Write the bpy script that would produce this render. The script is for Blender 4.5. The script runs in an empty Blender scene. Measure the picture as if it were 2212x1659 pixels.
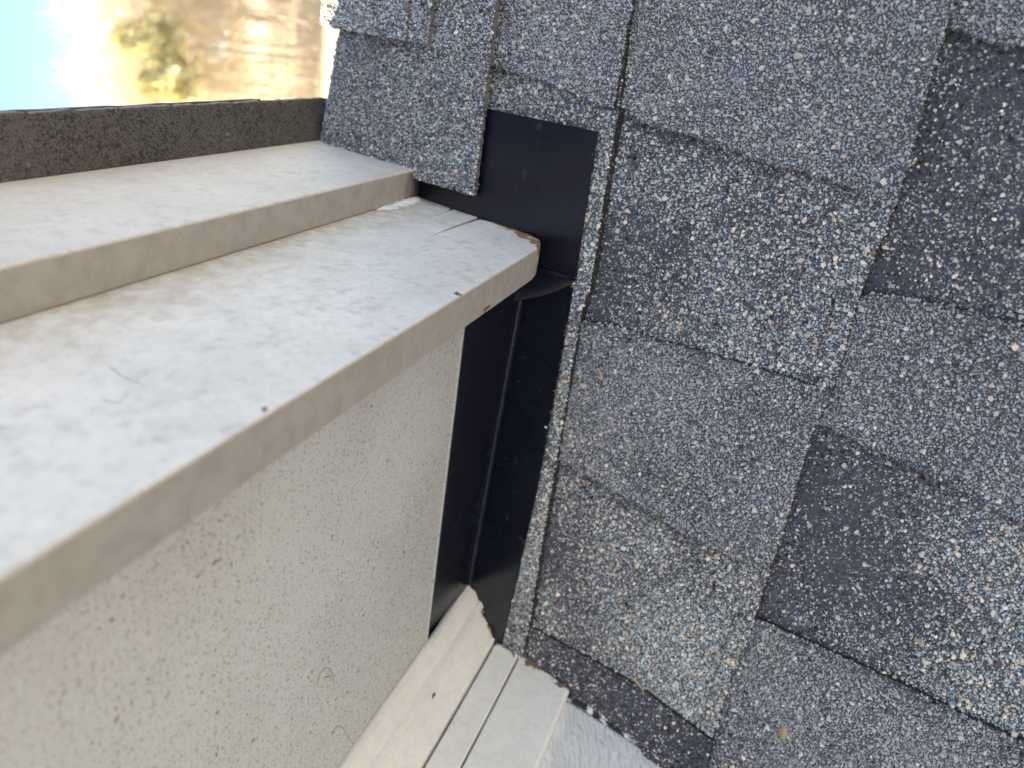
import bpy, math, random
import numpy as np
from mathutils import Vector, Matrix

SC = bpy.context.scene
# ------------------------------------------------------------------ frame
# The lower roof, the rake and the wall are all prisms along one level axis, so they are built in a
# roof frame: X level along the ridge, Y down the lower roof, Z normal to it; 1 unit = 0.389 m.
S = 0.389
AL = math.radians(36.87)                       # 9/12 pitch, both roofs
G = np.array([[1, 0, 0], [0, math.cos(AL), math.sin(AL)], [0, -math.sin(AL), math.cos(AL)]])
ORG = np.array([0, 0, 5.6])
GA = 1.287
L = np.array([0, math.cos(GA), math.sin(GA)])   # along the rake
N = np.array([0, -math.sin(GA), math.cos(GA)])  # square to the rake, up
RM = np.array([[-0.13525821, 0.79627715, -0.58961676],
               [0.90317085, 0.34378285, 0.25709098],
               [0.4074158, -0.497751, -0.76567376]])
FPX = 1712.54
CAM = np.array([0, 0.66886462, 1.0])

def W(p):
    return (np.asarray(p, float) @ G.T) * S + ORG

def bp(x, y, n, c):
    r = RM.T @ np.array([x - 1106, y - 829.5, FPX]); n = np.array(n, float)
    return CAM + (c - n @ CAM) / (n @ r) * r

# ------------------------------------------------------------------ camera, world, sun, exposure
cd = bpy.data.cameras.new('camera'); cam = bpy.data.objects.new('camera', cd)
SC.collection.objects.link(cam); SC.camera = cam
Rw = RM @ G.T
M = Matrix.Identity(4)
for i in range(3):
    M[i][0] = Rw[0][i]; M[i][1] = -Rw[1][i]; M[i][2] = -Rw[2][i]; M[i][3] = W(CAM)[i]
cam.matrix_world = M
cd.sensor_width = 36; cd.sensor_fit = 'HORIZONTAL'
cd.lens = FPX / 2212 * 36
cd.clip_start = 0.01; cd.clip_end = 3000
cd.dof.use_dof = True; cd.dof.focus_distance = 0.39; cd.dof.aperture_fstop = 8.5

SUN_EL, SUN_OFF = math.radians(27), math.radians(86)     # sun behind the ridge
sdir = Vector((math.sin(SUN_OFF) * math.cos(SUN_EL), -math.cos(SUN_OFF) * math.cos(SUN_EL), math.sin(SUN_EL)))
wo = bpy.data.worlds.new('World'); SC.world = wo; wo.use_nodes = True
nt = wo.node_tree
sky = nt.nodes.new('ShaderNodeTexSky'); sky.sky_type = 'NISHITA'; sky.sun_disc = False
sky.sun_elevation = SUN_EL
sky.sun_rotation = math.atan2(sdir.x, sdir.y)
sky.air_density = 0.45; sky.dust_density = 0.0; sky.ozone_density = 3.0
bg = nt.nodes['Background']; nt.links.new(sky.outputs[0], bg.inputs[0]); bg.inputs[1].default_value = 0.09
sl = bpy.data.lights.new('sun', 'SUN'); sl.energy = 5.0; sl.angle = math.radians(0.5); sl.color = (1, .95, .88)
so = bpy.data.objects.new('sun', sl); SC.collection.objects.link(so)
so.rotation_euler = sdir.to_track_quat('Z', 'Y').to_euler()
SC.view_settings.view_transform = 'Standard'; SC.view_settings.look = 'None'
SC.view_settings.exposure = 2.78; SC.view_settings.gamma = 1
SC.view_settings.use_white_balance = True; SC.view_settings.white_balance_temperature = 9300; SC.view_settings.white_balance_tint = 7

rng = np.random.default_rng(7); random.seed(7)
XF, XT, XQ = .2735, .2267, .3188

# ------------------------------------------------------------------ helpers
def tag(o, label=None, cat=None, group=None, kind=None):
    if label: o['label'] = label
    if cat: o['category'] = cat
    if group: o['group'] = group
    if kind: o['kind'] = kind
    return o

def thing(name, loc, label, cat, group=None):
    o = bpy.data.objects.new(name, None); SC.collection.objects.link(o); o.location = loc
    o.empty_display_size = 0.05
    return tag(o, label, cat, group)

class MB:
    """collects geometry in roof-frame coordinates"""
    def __init__(s, frame=True):
        s.v = []; s.f = []; s.m = []; s.c = []; s.bulk = []; s.frame = frame
    def add(s, vs, fs, m=0, col=(.5, .5, .5)):
        b = len(s.v)
        s.v += [tuple(map(float, p)) for p in vs]; s.c += [col] * len(vs)
        s.f += [tuple(b + i for i in q) for q in fs]
        s.m += ([m] * len(fs) if isinstance(m, int) else list(m))
    def build(s, name, mats, parent=None, smooth=False, loc=None):
        me = bpy.data.meshes.new(name)
        V = np.array(s.v, float).reshape(-1, 3); C = np.array(s.c, float).reshape(-1, 3)
        sizes = np.array([len(q) for q in s.f], int); loops = np.array([i for q in s.f for i in q], int); mi = np.array(s.m, int)
        for (bv, bl, bs, bm, bc) in s.bulk:
            loops = np.concatenate([loops, bl + len(V)]); V = np.concatenate([V, bv]); C = np.concatenate([C, bc])
            sizes = np.concatenate([sizes, bs]); mi = np.concatenate([mi, np.full(len(bs), bm)])
        P = W(V) if s.frame else V
        if parent is not None: org = np.array(parent.location)
        elif loc is not None: org = np.array(loc)
        else: org = P.mean(0) * [1, 1, 0] + [0, 0, P[:, 2].min()]
        p0 = parent
        while p0 is not None and p0.parent is not None:
            p0 = p0.parent; org = org + np.array(p0.location)
        me.vertices.add(len(P)); me.vertices.foreach_set('co', (P - org).astype(np.float32).ravel())
        me.loops.add(len(loops)); me.loops.foreach_set('vertex_index', loops.astype(np.int32))
        me.polygons.add(len(sizes))
        st = np.concatenate([[0], np.cumsum(sizes)[:-1]])
        me.polygons.foreach_set('loop_start', st.astype(np.int32))
        me.polygons.foreach_set('material_index', mi.astype(np.int32))
        me.polygons.foreach_set('use_smooth', np.full(len(sizes), bool(smooth)))
        a = me.attributes.new('fp', 'FLOAT_VECTOR', 'POINT'); a.data.foreach_set('vector', V.astype(np.float32).ravel())
        a = me.attributes.new('col', 'FLOAT_COLOR', 'POINT')
        a.data.foreach_set('color', np.concatenate([C, np.ones((len(C), 1))], 1).astype(np.float32).ravel())
        me.update(calc_edges=True); me.validate()
        for m in (mats if isinstance(mats, (list, tuple)) else [mats]): me.materials.append(m)
        o = bpy.data.objects.new(name, me); SC.collection.objects.link(o)
        if parent is not None: o.parent = parent
        else: o.location = org
        return o

def prism(mb, pts, off, m=0, ms=None, col=(.5, .5, .5), cs=None):
    """closed prism: polygon pts (3D, n) moved by vector off"""
    pts = np.asarray(pts, float); n = len(pts); off = np.asarray(off, float)
    vs = np.concatenate([pts, pts + off])
    nrm = np.zeros(3)
    for i in range(n): nrm += np.cross(pts[i], pts[(i + 1) % n])
    flip = nrm @ off > 0
    f0 = tuple(range(n)); f1 = tuple(range(2 * n - 1, n - 1, -1))
    side = [(i, i + n, (i + 1) % n + n, (i + 1) % n) for i in range(n)]
    fs = [f0, f1] + side
    if flip: fs = [tuple(reversed(q)) for q in fs]
    ms = m if ms is None else ms
    mb.add(vs, fs, [m, m] + [ms] * n, col)

def rough(pts, step=.006, amp=.0009, closed=True, only=None):
    """subdivide the outline and jitter it, so cut edges look cut by hand"""
    pts = [np.asarray(p, float) for p in pts]; out = []
    n = len(pts)
    for i in range(n if closed else n - 1):
        a, b = pts[i], pts[(i + 1) % n]; d = b - a; l = np.linalg.norm(d)
        if only is not None and i not in only: out.append(a); continue
        k = max(1, min(240, int(l / step)))
        for j in range(k):
            p = a + d * (j / k)
            if j: p = p + rng.normal(0, amp, len(p)) * (np.abs(d) > -1)
            out.append(p)
    if not closed: out.append(pts[-1])
    return np.array(out)

def pip(x, y, poly):
    poly = np.asarray(poly); inside = np.zeros(len(x), bool); j = len(poly) - 1
    for i in range(len(poly)):
        xi, yi = poly[i][:2]; xj, yj = poly[j][:2]
        c = ((yi > y) != (yj > y)) & (x < (xj - xi) * (y - yi) / (yj - yi + 1e-12) + xi)
        inside ^= c; j = i
    return inside

def vnoise(x, y, s, seed=0):
    """smooth value noise 0..1 on arrays"""
    x = x / s + seed * 17.3; y = y / s + seed * 5.1
    xi = np.floor(x).astype(int); yi = np.floor(y).astype(int); fx = x - xi; fy = y - yi
    fx = fx * fx * (3 - 2 * fx); fy = fy * fy * (3 - 2 * fy)
    def h(a, b):
        n = (a * 374761393 + b * 668265263 + seed * 97) & 0x7fffffff
        n = ((n ^ (n >> 13)) * 1274126177) & 0x7fffffff
        return (n & 0xffff) / 65535.
    return (h(xi, yi) * (1 - fx) + h(xi + 1, yi) * fx) * (1 - fy) + (h(xi, yi + 1) * (1 - fx) + h(xi + 1, yi + 1) * fx) * fy

GSP = .0023
def grain_geo(mb, P, E1, E2, E3, colf, m=0, size=1.0):
    """ceramic granules pressed into a surface: five-sided stone chips"""
    n = len(P)
    if n == 0: return
    r = size * np.exp(rng.normal(math.log(.00130), .36, n)).clip(.0007, .0040)
    base = rng.uniform(0, 2 * np.pi, n)[:, None] + np.arange(5)[None] * (2 * np.pi / 5) + rng.normal(0, .28, (n, 5))
    rad = r[:, None] * rng.uniform(.72, 1.2, (n, 5))
    asp = rng.uniform(.68, 1.0, n)[:, None]; rot = rng.uniform(0, 2 * np.pi, n)[:, None]
    u = rad * np.cos(base); v = rad * np.sin(base) * asp
    u, v = u * np.cos(rot) - v * np.sin(rot), u * np.sin(rot) + v * np.cos(rot)
    tx = rng.normal(0, .15, n)[:, None]; ty = rng.normal(0, .15, n)[:, None]
    ts = rng.uniform(.6, .86, (n, 1)); ht = r[:, None] * rng.uniform(.5, 1.15, (n, 1))
    ring0 = np.stack([u, v, u * 0 - .0012], -1)
    ring1 = np.stack([u * ts, v * ts, ht + tx * u + ty * v], -1)
    loc = np.concatenate([ring0, ring1], 1)
    Vv = P[:, None, :] + loc[..., 0:1] * E1[:, None, :] + loc[..., 1:2] * E2[:, None, :] + loc[..., 2:3] * E3[:, None, :]
    b = (np.arange(n) * 10)[:, None]
    q = []
    for k in range(5):
        k2 = (k + 1) % 5; q += [k, k2, k2 + 5, k + 5]
    q += [5, 6, 7, 8, 9]
    loops = (b + np.array(q)[None]).ravel()
    sizes = np.tile([4, 4, 4, 4, 4, 5], n)
    C = np.repeat(colf, 10, axis=0)
    mb.bulk.append((Vv.reshape(-1, 3), loops, sizes, m, C))

def palette(n, light, warm=0.0, dark=0.0, tan=None):
    """pigment of each granule. light: 0 = plain slate grey blend ... 1 = blue and tan blend"""
    light = np.broadcast_to(light, n); dark = np.broadcast_to(dark, n)
    u = rng.random(n); g = rng.normal(0, .13, n)
    C = np.stack([.52 * np.exp(g), .50 * np.exp(g), .505 * np.exp(g)], 1)
    br = u < .06; C[br] = np.array([.24, .19, .175]) * np.exp(g[br])[:, None]
    lg = (u > .10) & (u < .17); C[lg] = np.array([.66, .66, .66]) * np.exp(g[lg])[:, None]
    wh = (u > .17) & (u < .185); C[wh] = np.array([.72, .66, .56])
    bl = (u > .185) & (u < .195); C[bl] = [.46, .53, .56]
    dk = rng.random(n) < dark; C[dk] *= np.array([.25, .245, .30])
    w = rng.random(n)
    s = w < light * light * .62; C[s] = np.array([.53, .585, .595]) * np.exp(rng.normal(0, .22, s.sum()))[:, None]
    t = (w > .6) & (w < .6 + (.012 + .15 * light)); C[t] = np.array([.92, .74, .60]) * np.exp(rng.normal(0, .16, t.sum()))[:, None]
    d = (w > .80) & (light > .07); C[d] *= .35
    return C

COVER = [[(.117, -.6), (.117, bp(1280, 350, (0, 0, 1), .0275)[1] - .004)] + [tuple(bp(x, y, (0, 0, 1), .0215)[:2] - np.array([0, .0045])) for x, y in [(1245, 590), (1237, 622), (1222, 715), (1197, 859), (1160, 1057), (1115, 1256), (1086, 1380), (1074, 1440)]] + [(1.12, -.6)]]
def scatter(mb, poly, zf, colfun, m=0, sp=GSP, margin=None, size=1.0, cover=False):
    poly = np.asarray(poly)[:, :2]
    lo, hi = poly.min(0), poly.max(0)
    if margin is not None: lo = np.maximum(lo, margin[0]); hi = np.minimum(hi, margin[1])
    if (hi <= lo).any(): return
    gx = np.arange(lo[0], hi[0], sp); gy = np.arange(lo[1], hi[1], sp * .9)
    X, Y = np.meshgrid(gx, gy); X = X.ravel() + rng.uniform(-.5, .5, X.size) * sp * 1.3; Y = Y.ravel() + rng.uniform(-.5, .5, Y.size) * sp * 1.3
    k = pip(X, Y, poly)
    if cover: k &= ~pip(X, Y, COVER[0])
    X, Y = X[k], Y[k]
    P = np.stack([X, Y, zf(X, Y)], 1); n = len(X); o = np.ones(n)
    E1 = np.tile([1., 0, 0], (n, 1)); E2 = np.tile([0, 1., 0], (n, 1)); E3 = np.tile([0, 0, 1.], (n, 1))
    C = colfun(X, Y); big = 1 + .38 * (C[:, 0] > .7)
    grain_geo(mb, P, E1, E2, E3, C, m, size * big)

def edge_grains(mb, line, zt, zb, colfun, m=0, dens=620):
    """granules and crumbs stuck along a cut edge"""
    line = np.asarray(line)[:, :2]
    seg = np.diff(line, axis=0); ln = np.linalg.norm(seg, axis=1); n = int(ln.sum() * dens)
    if n < 1: return
    idx = rng.choice(len(seg), n, p=ln / ln.sum()); t = rng.random(n)[:, None]
    p = line[idx] + seg[idx] * t
    z = zb + (zt - zb) * rng.random(n)
    P = np.stack([p[:, 0] + rng.normal(0, .0006, n), p[:, 1] + rng.normal(0, .0006, n), z], 1)
    A = rng.normal(0, 1, (n, 3)); A /= np.linalg.norm(A, axis=1)[:, None]
    B = np.cross(A, rng.normal(0, 1, (n, 3))); B /= np.linalg.norm(B, axis=1)[:, None]
    grain_geo(mb, P, A, B, np.cross(A, B), colfun(P[:, 0], P[:, 1]) * .26, m, .8)

# ------------------------------------------------------------------ materials
def mat(name):
    m = bpy.data.materials.new(name); m.use_nodes = True
    nt = m.node_tree; return m, nt, nt.nodes['Principled BSDF'], nt.nodes.new, nt.links.new

def nd(nt, t, **kw):
    n = nt.nodes.new(t)
    for k, v in kw.items():
        if k.startswith('i_'): n.inputs[k[2:].replace('_', ' ')].default_value = v
        else: setattr(n, k, v)
    return n

def fpc(nt, scale=(1, 1, 1)):
    a = nd(nt, 'ShaderNodeAttribute', attribute_name='fp')
    mp = nd(nt, 'ShaderNodeMapping'); mp.inputs['Scale'].default_value = scale
    nt.links.new(a.outputs['Vector'], mp.inputs['Vector']); return mp.outputs['Vector']

def noise(nt, vec, scale, detail=4, rough=.55, dist=0):
    n = nd(nt, 'ShaderNodeTexNoise'); n.inputs['Scale'].default_value = scale; n.inputs['Detail'].default_value = detail
    n.inputs['Roughness'].default_value = rough; n.inputs['Distortion'].default_value = dist
    nt.links.new(vec, n.inputs['Vector']); return n.outputs['Fac']

def ramp(nt, fac, a, b, c0=0., c1=1.):
    r = nd(nt, 'ShaderNodeMapRange'); r.inputs['From Min'].default_value = a; r.inputs['From Max'].default_value = b
    r.inputs['To Min'].default_value = c0; r.inputs['To Max'].default_value = c1; r.interpolation_type = 'SMOOTHSTEP'
    nt.links.new(fac, r.inputs['Value']); return r.outputs['Result']

def mix(nt, fac, a, b):
    n = nd(nt, 'ShaderNodeMix', data_type='RGBA')
    for inp, v in ((n.inputs['Factor'], fac), (n.inputs['A'], a), (n.inputs['B'], b)):
        if isinstance(v, (tuple, float, int)):
            inp.default_value = (*v, 1) if isinstance(v, tuple) else v
        else: nt.links.new(v, inp)
    return n.outputs['Result']

def mth(nt, op, a, b=None):
    n = nd(nt, 'ShaderNodeMath', operation=op)
    for i, v in enumerate((a, b)):
        if v is None: continue
        if isinstance(v, (int, float)): n.inputs[i].default_value = v
        else: nt.links.new(v, n.inputs[i])
    return n.outputs[0]

def sepfp(nt):
    a = nd(nt, 'ShaderNodeAttribute', attribute_name='fp'); s = nd(nt, 'ShaderNodeSeparateXYZ')
    nt.links.new(a.outputs['Vector'], s.inputs[0]); return s.outputs

def hfp(nt):
    """distance square to the rake (h)"""
    s = sepfp(nt)
    return mth(nt, 'ADD', mth(nt, 'MULTIPLY', s[1], float(N[1])), mth(nt, 'MULTIPLY', s[2], float(N[2])))

def bump(nt, b, h, strength, dist=.001, prev=None):
    n = nd(nt, 'ShaderNodeBump'); n.inputs['Strength'].default_value = strength; n.inputs['Distance'].default_value = dist
    nt.links.new(h, n.inputs['Height'])
    if prev is not None: nt.links.new(prev, n.inputs['Normal'])
    nt.links.new(n.outputs[0], b.inputs['Normal']); return n.outputs[0]

def M_granule():
    m, nt, b, _, ln = mat('granules')
    a = nd(nt, 'ShaderNodeAttribute', attribute_name='col')
    ln(a.outputs['Color'], b.inputs['Base Color']); b.inputs['Roughness'].default_value = .62
    b.inputs['Specular IOR Level'].default_value = .45
    return m
def M_asphalt():
    m, nt, b, _, ln = mat('asphalt')
    v = fpc(nt); n = noise(nt, v, 300, 3)
    ln(mix(nt, n, (.08, .08, .085), (.20, .195, .20)), b.inputs['Base Color'])
    b.inputs['Roughness'].default_value = .7; bump(nt, b, n, .8, .0006)
    return m
def M_far_shingle():
    m, nt, b, _, ln = mat('far_shingle')
    v = fpc(nt); vo = nd(nt, 'ShaderNodeTexVoronoi'); vo.inputs['Scale'].default_value = 330; ln(v, vo.inputs['Vector'])
    sp = nd(nt, 'ShaderNodeSeparateXYZ'); ln(vo.outputs['Color'], sp.inputs[0])
    c = mix(nt, ramp(nt, sp.outputs[0], .0, 1.), (.22, .22, .225), (.60, .59, .60))
    c = mix(nt, ramp(nt, sp.outputs[1], .95, .96), c, (.66, .52, .42))
    c = mix(nt, ramp(nt, vo.outputs['Distance'], .55, .85), c, (.05, .05, .055))
    ln(c, b.inputs['Base Color']); b.inputs['Roughness'].default_value = .7
    inv = mth(nt, 'SUBTRACT', 1., vo.outputs['Distance']); bump(nt, b, inv, .8, .0008)
    return m

def M_paint(name, base, dirt, specks=0., chip=None, grain=.25, tan=None, stain=None, blot=.5, edge=None):
    """old exterior paint; chip = (low, high) height over the roof where bare wood shows"""
    m, nt, b, _, ln = mat(name)
    v = fpc(nt); vl = fpc(nt, (1.0, .45, .45))
    n1 = noise(nt, v, 9, 6, .6); n2 = noise(nt, v, 46, 5, .6); n3 = noise(nt, v, 420, 3, .6)
    c = mix(nt, ramp(nt, n1, .30, .75), base, tuple(.65 * x + .35 * y for x, y in zip(base, dirt)))
    c = mix(nt, mth(nt, 'MULTIPLY', ramp(nt, n2, .5, .7), blot), c, dirt)
    if tan:      # dirt washed into the inner corner, h0..h1
        h = hfp(nt); k = mth(nt, 'MULTIPLY', ramp(nt, h, tan[0], tan[1]), ramp(nt, n2, .25, .6))
        c = mix(nt, mth(nt, 'MULTIPLY', k, .65), c, (.47, .40, .32))
    if specks:       # mildew dots, dense along a band, thin elsewhere
        area = ramp(nt, noise(nt, v, 2.6, 4, .6), .33, .62)
        ks = None
        for sc_, lim in ((130, .96), (230, .68), (340, .46), (470, .36)):
            vo = nd(nt, 'ShaderNodeTexVoronoi'); vo.inputs['Scale'].default_value = sc_; vo.inputs['Randomness'].default_value = 1
            wob = nd(nt, 'ShaderNodeVectorMath', operation='ADD'); nv = nd(nt, 'ShaderNodeTexNoise'); nv.inputs['Scale'].default_value = sc_ * 2
            ln(v, nv.inputs['Vector']); sc2 = nd(nt, 'ShaderNodeVectorMath', operation='SCALE'); sc2.inputs['Scale'].default_value = .8 / sc_
            ln(nv.outputs['Color'], sc2.inputs[0]); ln(v, wob.inputs[0]); ln(sc2.outputs[0], wob.inputs[1]); ln(wob.outputs[0], vo.inputs['Vector'])
            s1 = nd(nt, 'ShaderNodeSeparateXYZ'); ln(vo.outputs['Color'], s1.inputs[0])
            sz = mth(nt, 'MULTIPLY', s1.outputs[1], .28)
            k1 = mth(nt, 'MULTIPLY', ramp(nt, mth(nt, 'SUBTRACT', vo.outputs['Distance'], sz), .14, .02), ramp(nt, mth(nt, 'ADD', s1.outputs[0], mth(nt, 'MULTIPLY', area, .42)), lim + .1, lim + .2))
            ks = k1 if ks is None else mth(nt, 'MAXIMUM', ks, k1)
        c = mix(nt, mth(nt, 'MULTIPLY', ks, specks), c, (.13, .115, .10))
        c = mix(nt, mth(nt, 'MULTIPLY', area, .2), c, (.42, .385, .35))
    gr = noise(nt, fpc(nt, (1.4, .5, .5)), 170, 5, .75)
    c = mix(nt, mth(nt, 'MULTIPLY', ramp(nt, gr, .46, .70), .42), c, dirt)
    wh = noise(nt, fpc(nt, (1, .6, .6)), 120, 5, .7)
    c = mix(nt, mth(nt, 'MULTIPLY', ramp(nt, wh, .56, .70), .45), c, tuple(min(.86, q * 1.1) for q in base))
    # a few dark specks everywhere
    vo = nd(nt, 'ShaderNodeTexVoronoi'); vo.inputs['Scale'].default_value = 28; ln(v, vo.inputs['Vector'])
    s1 = nd(nt, 'ShaderNodeSeparateXYZ'); ln(vo.outputs['Color'], s1.inputs[0])
    k = mth(nt, 'MULTIPLY', ramp(nt, vo.outputs['Distance'], .085, .045), ramp(nt, s1.outputs[0], .8, .82))
    c = mix(nt, mth(nt, 'MULTIPLY', k, .75), c, (.16, .12, .10))
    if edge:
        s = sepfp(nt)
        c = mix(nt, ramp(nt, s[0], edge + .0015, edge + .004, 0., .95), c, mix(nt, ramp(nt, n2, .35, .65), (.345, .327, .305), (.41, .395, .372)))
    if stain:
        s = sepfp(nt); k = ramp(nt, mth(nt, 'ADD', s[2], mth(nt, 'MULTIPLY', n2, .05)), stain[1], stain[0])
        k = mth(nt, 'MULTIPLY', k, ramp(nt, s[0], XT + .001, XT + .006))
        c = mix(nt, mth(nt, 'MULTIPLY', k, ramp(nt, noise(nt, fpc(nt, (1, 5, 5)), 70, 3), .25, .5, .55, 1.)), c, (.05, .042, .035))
    if chip:
        s = sepfp(nt); nn = noise(nt, v, 38, 5, .65)
        if len(chip) > 2:      # cut line leans: measure from it, and wear more at the low corner
            zz_ = mth(nt, 'SUBTRACT', mth(nt, 'SUBTRACT', s[2], mth(nt, 'MULTIPLY', s[1], .165)), .0385)
            low = ramp(nt, hfp(nt), .03, -.05, .15, 2.0)
            e = mth(nt, 'SUBTRACT', zz_, mth(nt, 'MULTIPLY', mth(nt, 'MULTIPLY', ramp(nt, nn, .40, .62), chip[1]), low))
        else:
            e = mth(nt, 'SUBTRACT', s[2], mth(nt, 'MULTIPLY', ramp(nt, nn, .45, .62), chip[1]))
        k = ramp(nt, e, chip[0], chip[0] - .003)
        wood = mix(nt, noise(nt, fpc(nt, (1, 1, 1)), 120, 4), (.16, .07, .03), (.40, .26, .17))
        c = mix(nt, k, c, wood)
    ln(c, b.inputs['Base Color']); b.inputs['Roughness'].default_value = .55
    hh = mth(nt, 'ADD', mth(nt, 'MULTIPLY', n3, .35), mth(nt, 'MULTIPLY', n2, .9))
    bump(nt, b, hh, grain, .0012)
    return m

def M_wood():
    m, nt, b, _, ln = mat('raw_wood')
    n = noise(nt, fpc(nt, (6, 1, 1)), 60, 5, .65)
    ln(mix(nt, ramp(nt, n, .3, .7), (.13, .065, .035), (.42, .30, .21)), b.inputs['Base Color'])
    b.inputs['Roughness'].default_value = .9; bump(nt, b, n, .9, .002); return m
def M_flash():
    m, nt, b, _, ln = mat('black_metal')
    v = fpc(nt); n = noise(nt, v, 16, 5, .7, 1.2); n2 = noise(nt, v, 5, 3); n3 = noise(nt, fpc(nt, (.4, 6, 3)), 14, 4, .7)
    vo = nd(nt, 'ShaderNodeTexVoronoi'); vo.inputs['Scale'].default_value = 70; ln(v, vo.inputs['Vector'])
    s1 = nd(nt, 'ShaderNodeSeparateXYZ'); ln(vo.outputs['Color'], s1.inputs[0])
    dots = mth(nt, 'MULTIPLY', ramp(nt, vo.outputs['Distance'], .10, .05), ramp(nt, s1.outputs[0], .72, .78))
    k = mth(nt, 'ADD', mth(nt, 'MULTIPLY', ramp(nt, n, .60, .80), .12), mth(nt, 'MULTIPLY', dots, .3))
    k = mth(nt, 'ADD', k, mth(nt, 'MULTIPLY', ramp(nt, n3, .66, .8), .05))
    ln(mix(nt, k, (.004, .005, .014), (.5, .53, .60)), b.inputs['Base Color'])
    ln(ramp(nt, n2, .3, .7, .24, .32), b.inputs['Roughness'])
    b.inputs['Specular IOR Level'].default_value = .6
    bump(nt, b, n2, .06, .004); return m
def M_flat(name, c, r=.7, s=30, c2=None, st=.3, hard=False):
    m, nt, b, _, ln = mat(name)
    tc = nd(nt, 'ShaderNodeTexCoord'); n = noise(nt, tc.outputs['Object'], s, 4)
    if hard: n = ramp(nt, n, .44, .56)
    ln(mix(nt, n, c, c2 or tuple(x * .6 for x in c)), b.inputs['Base Color']); b.inputs['Roughness'].default_value = r
    bump(nt, b, n, st, .01); return m

mg, ma, mfar = M_granule(), M_asphalt(), M_far_shingle()
m_cut = None
def M_cut():
    m, nt, b, _, ln = mat('cut_asphalt'); b.inputs['Base Color'].default_value = (.022, .022, .023, 1); b.inputs['Roughness'].default_value = .8
    n = noise(nt, fpc(nt), 500, 2); bump(nt, b, n, .9, .001); return m
GM = [ma, mg, M_cut()]
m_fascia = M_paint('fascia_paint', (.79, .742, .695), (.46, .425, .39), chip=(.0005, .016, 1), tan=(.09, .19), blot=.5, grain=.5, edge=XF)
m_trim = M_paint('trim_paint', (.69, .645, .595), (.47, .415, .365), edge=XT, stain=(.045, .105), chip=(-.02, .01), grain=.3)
m_soffit = M_paint('soffit_paint', (.645, .68, .68), (.55, .575, .575), specks=.85, grain=.35, blot=.25)
m_frieze = M_paint('frieze_paint', (.90, .885, .86), (.72, .69, .64), chip=(.016, .014), grain=.6, blot=.4)
m_wood, m_flash = M_wood(), M_flash()

def M_siding():
    m, nt, b, _, ln = mat('siding_paint')
    v = fpc(nt); wv = nd(nt, 'ShaderNodeTexWave'); wv.inputs['Scale'].default_value = 19; wv.inputs['Distortion'].default_value = 3.5
    wv.inputs['Detail'].default_value = 2; wv.inputs['Detail Scale'].default_value = 1.5; wv.bands_direction = 'Z'
    mp = nd(nt, 'ShaderNodeMapping'); mp.inputs['Rotation'].default_value = (-AL - .25, 0, 0); ln(v, mp.inputs['Vector']); ln(mp.outputs[0], wv.inputs['Vector'])
    n = noise(nt, v, 20, 4)
    c = mix(nt, ramp(nt, n, .4, .7), (.82, .82, .83), (.72, .72, .72))
    ln(c, b.inputs['Base Color']); b.inputs['Roughness'].default_value = .5
    bump(nt, b, wv.outputs['Fac'], .6, .003); return m
m_siding = M_siding()

# ------------------------------------------------------------------ lower shingle roof
VIS = (np.array([-.60, -.50]), np.array([1.075, .93]))      # zone where each granule is modelled
E_ = .365; TB = .0175; TT = .0075; B1 = .493                  # exposure, sheet and tab thickness, butt line
def zc(k):
    yb = B1 + (k - 1) * E_
    return lambda X, Y, yb=yb: TB * (Y - yb + E_) / E_
roof_root = thing('shingle_roof', W((0, 1., 0)) , 'grey architectural shingle roof slope below the painted rake, with exposed granules', 'roof')
X0, X1 = -6.5, 1.10

def px(l, z=.012):
    return [bp(x, y, (0, 0, 1), z)[:2] for x, y in l]

def stainf(X, Y):
    c = bp(1600, 163, (0, 0, 1), .01)
    return np.exp(-(((X - c[0]) / .012) ** 2 + ((Y - c[1]) / .014) ** 2) * 1.2)

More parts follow.
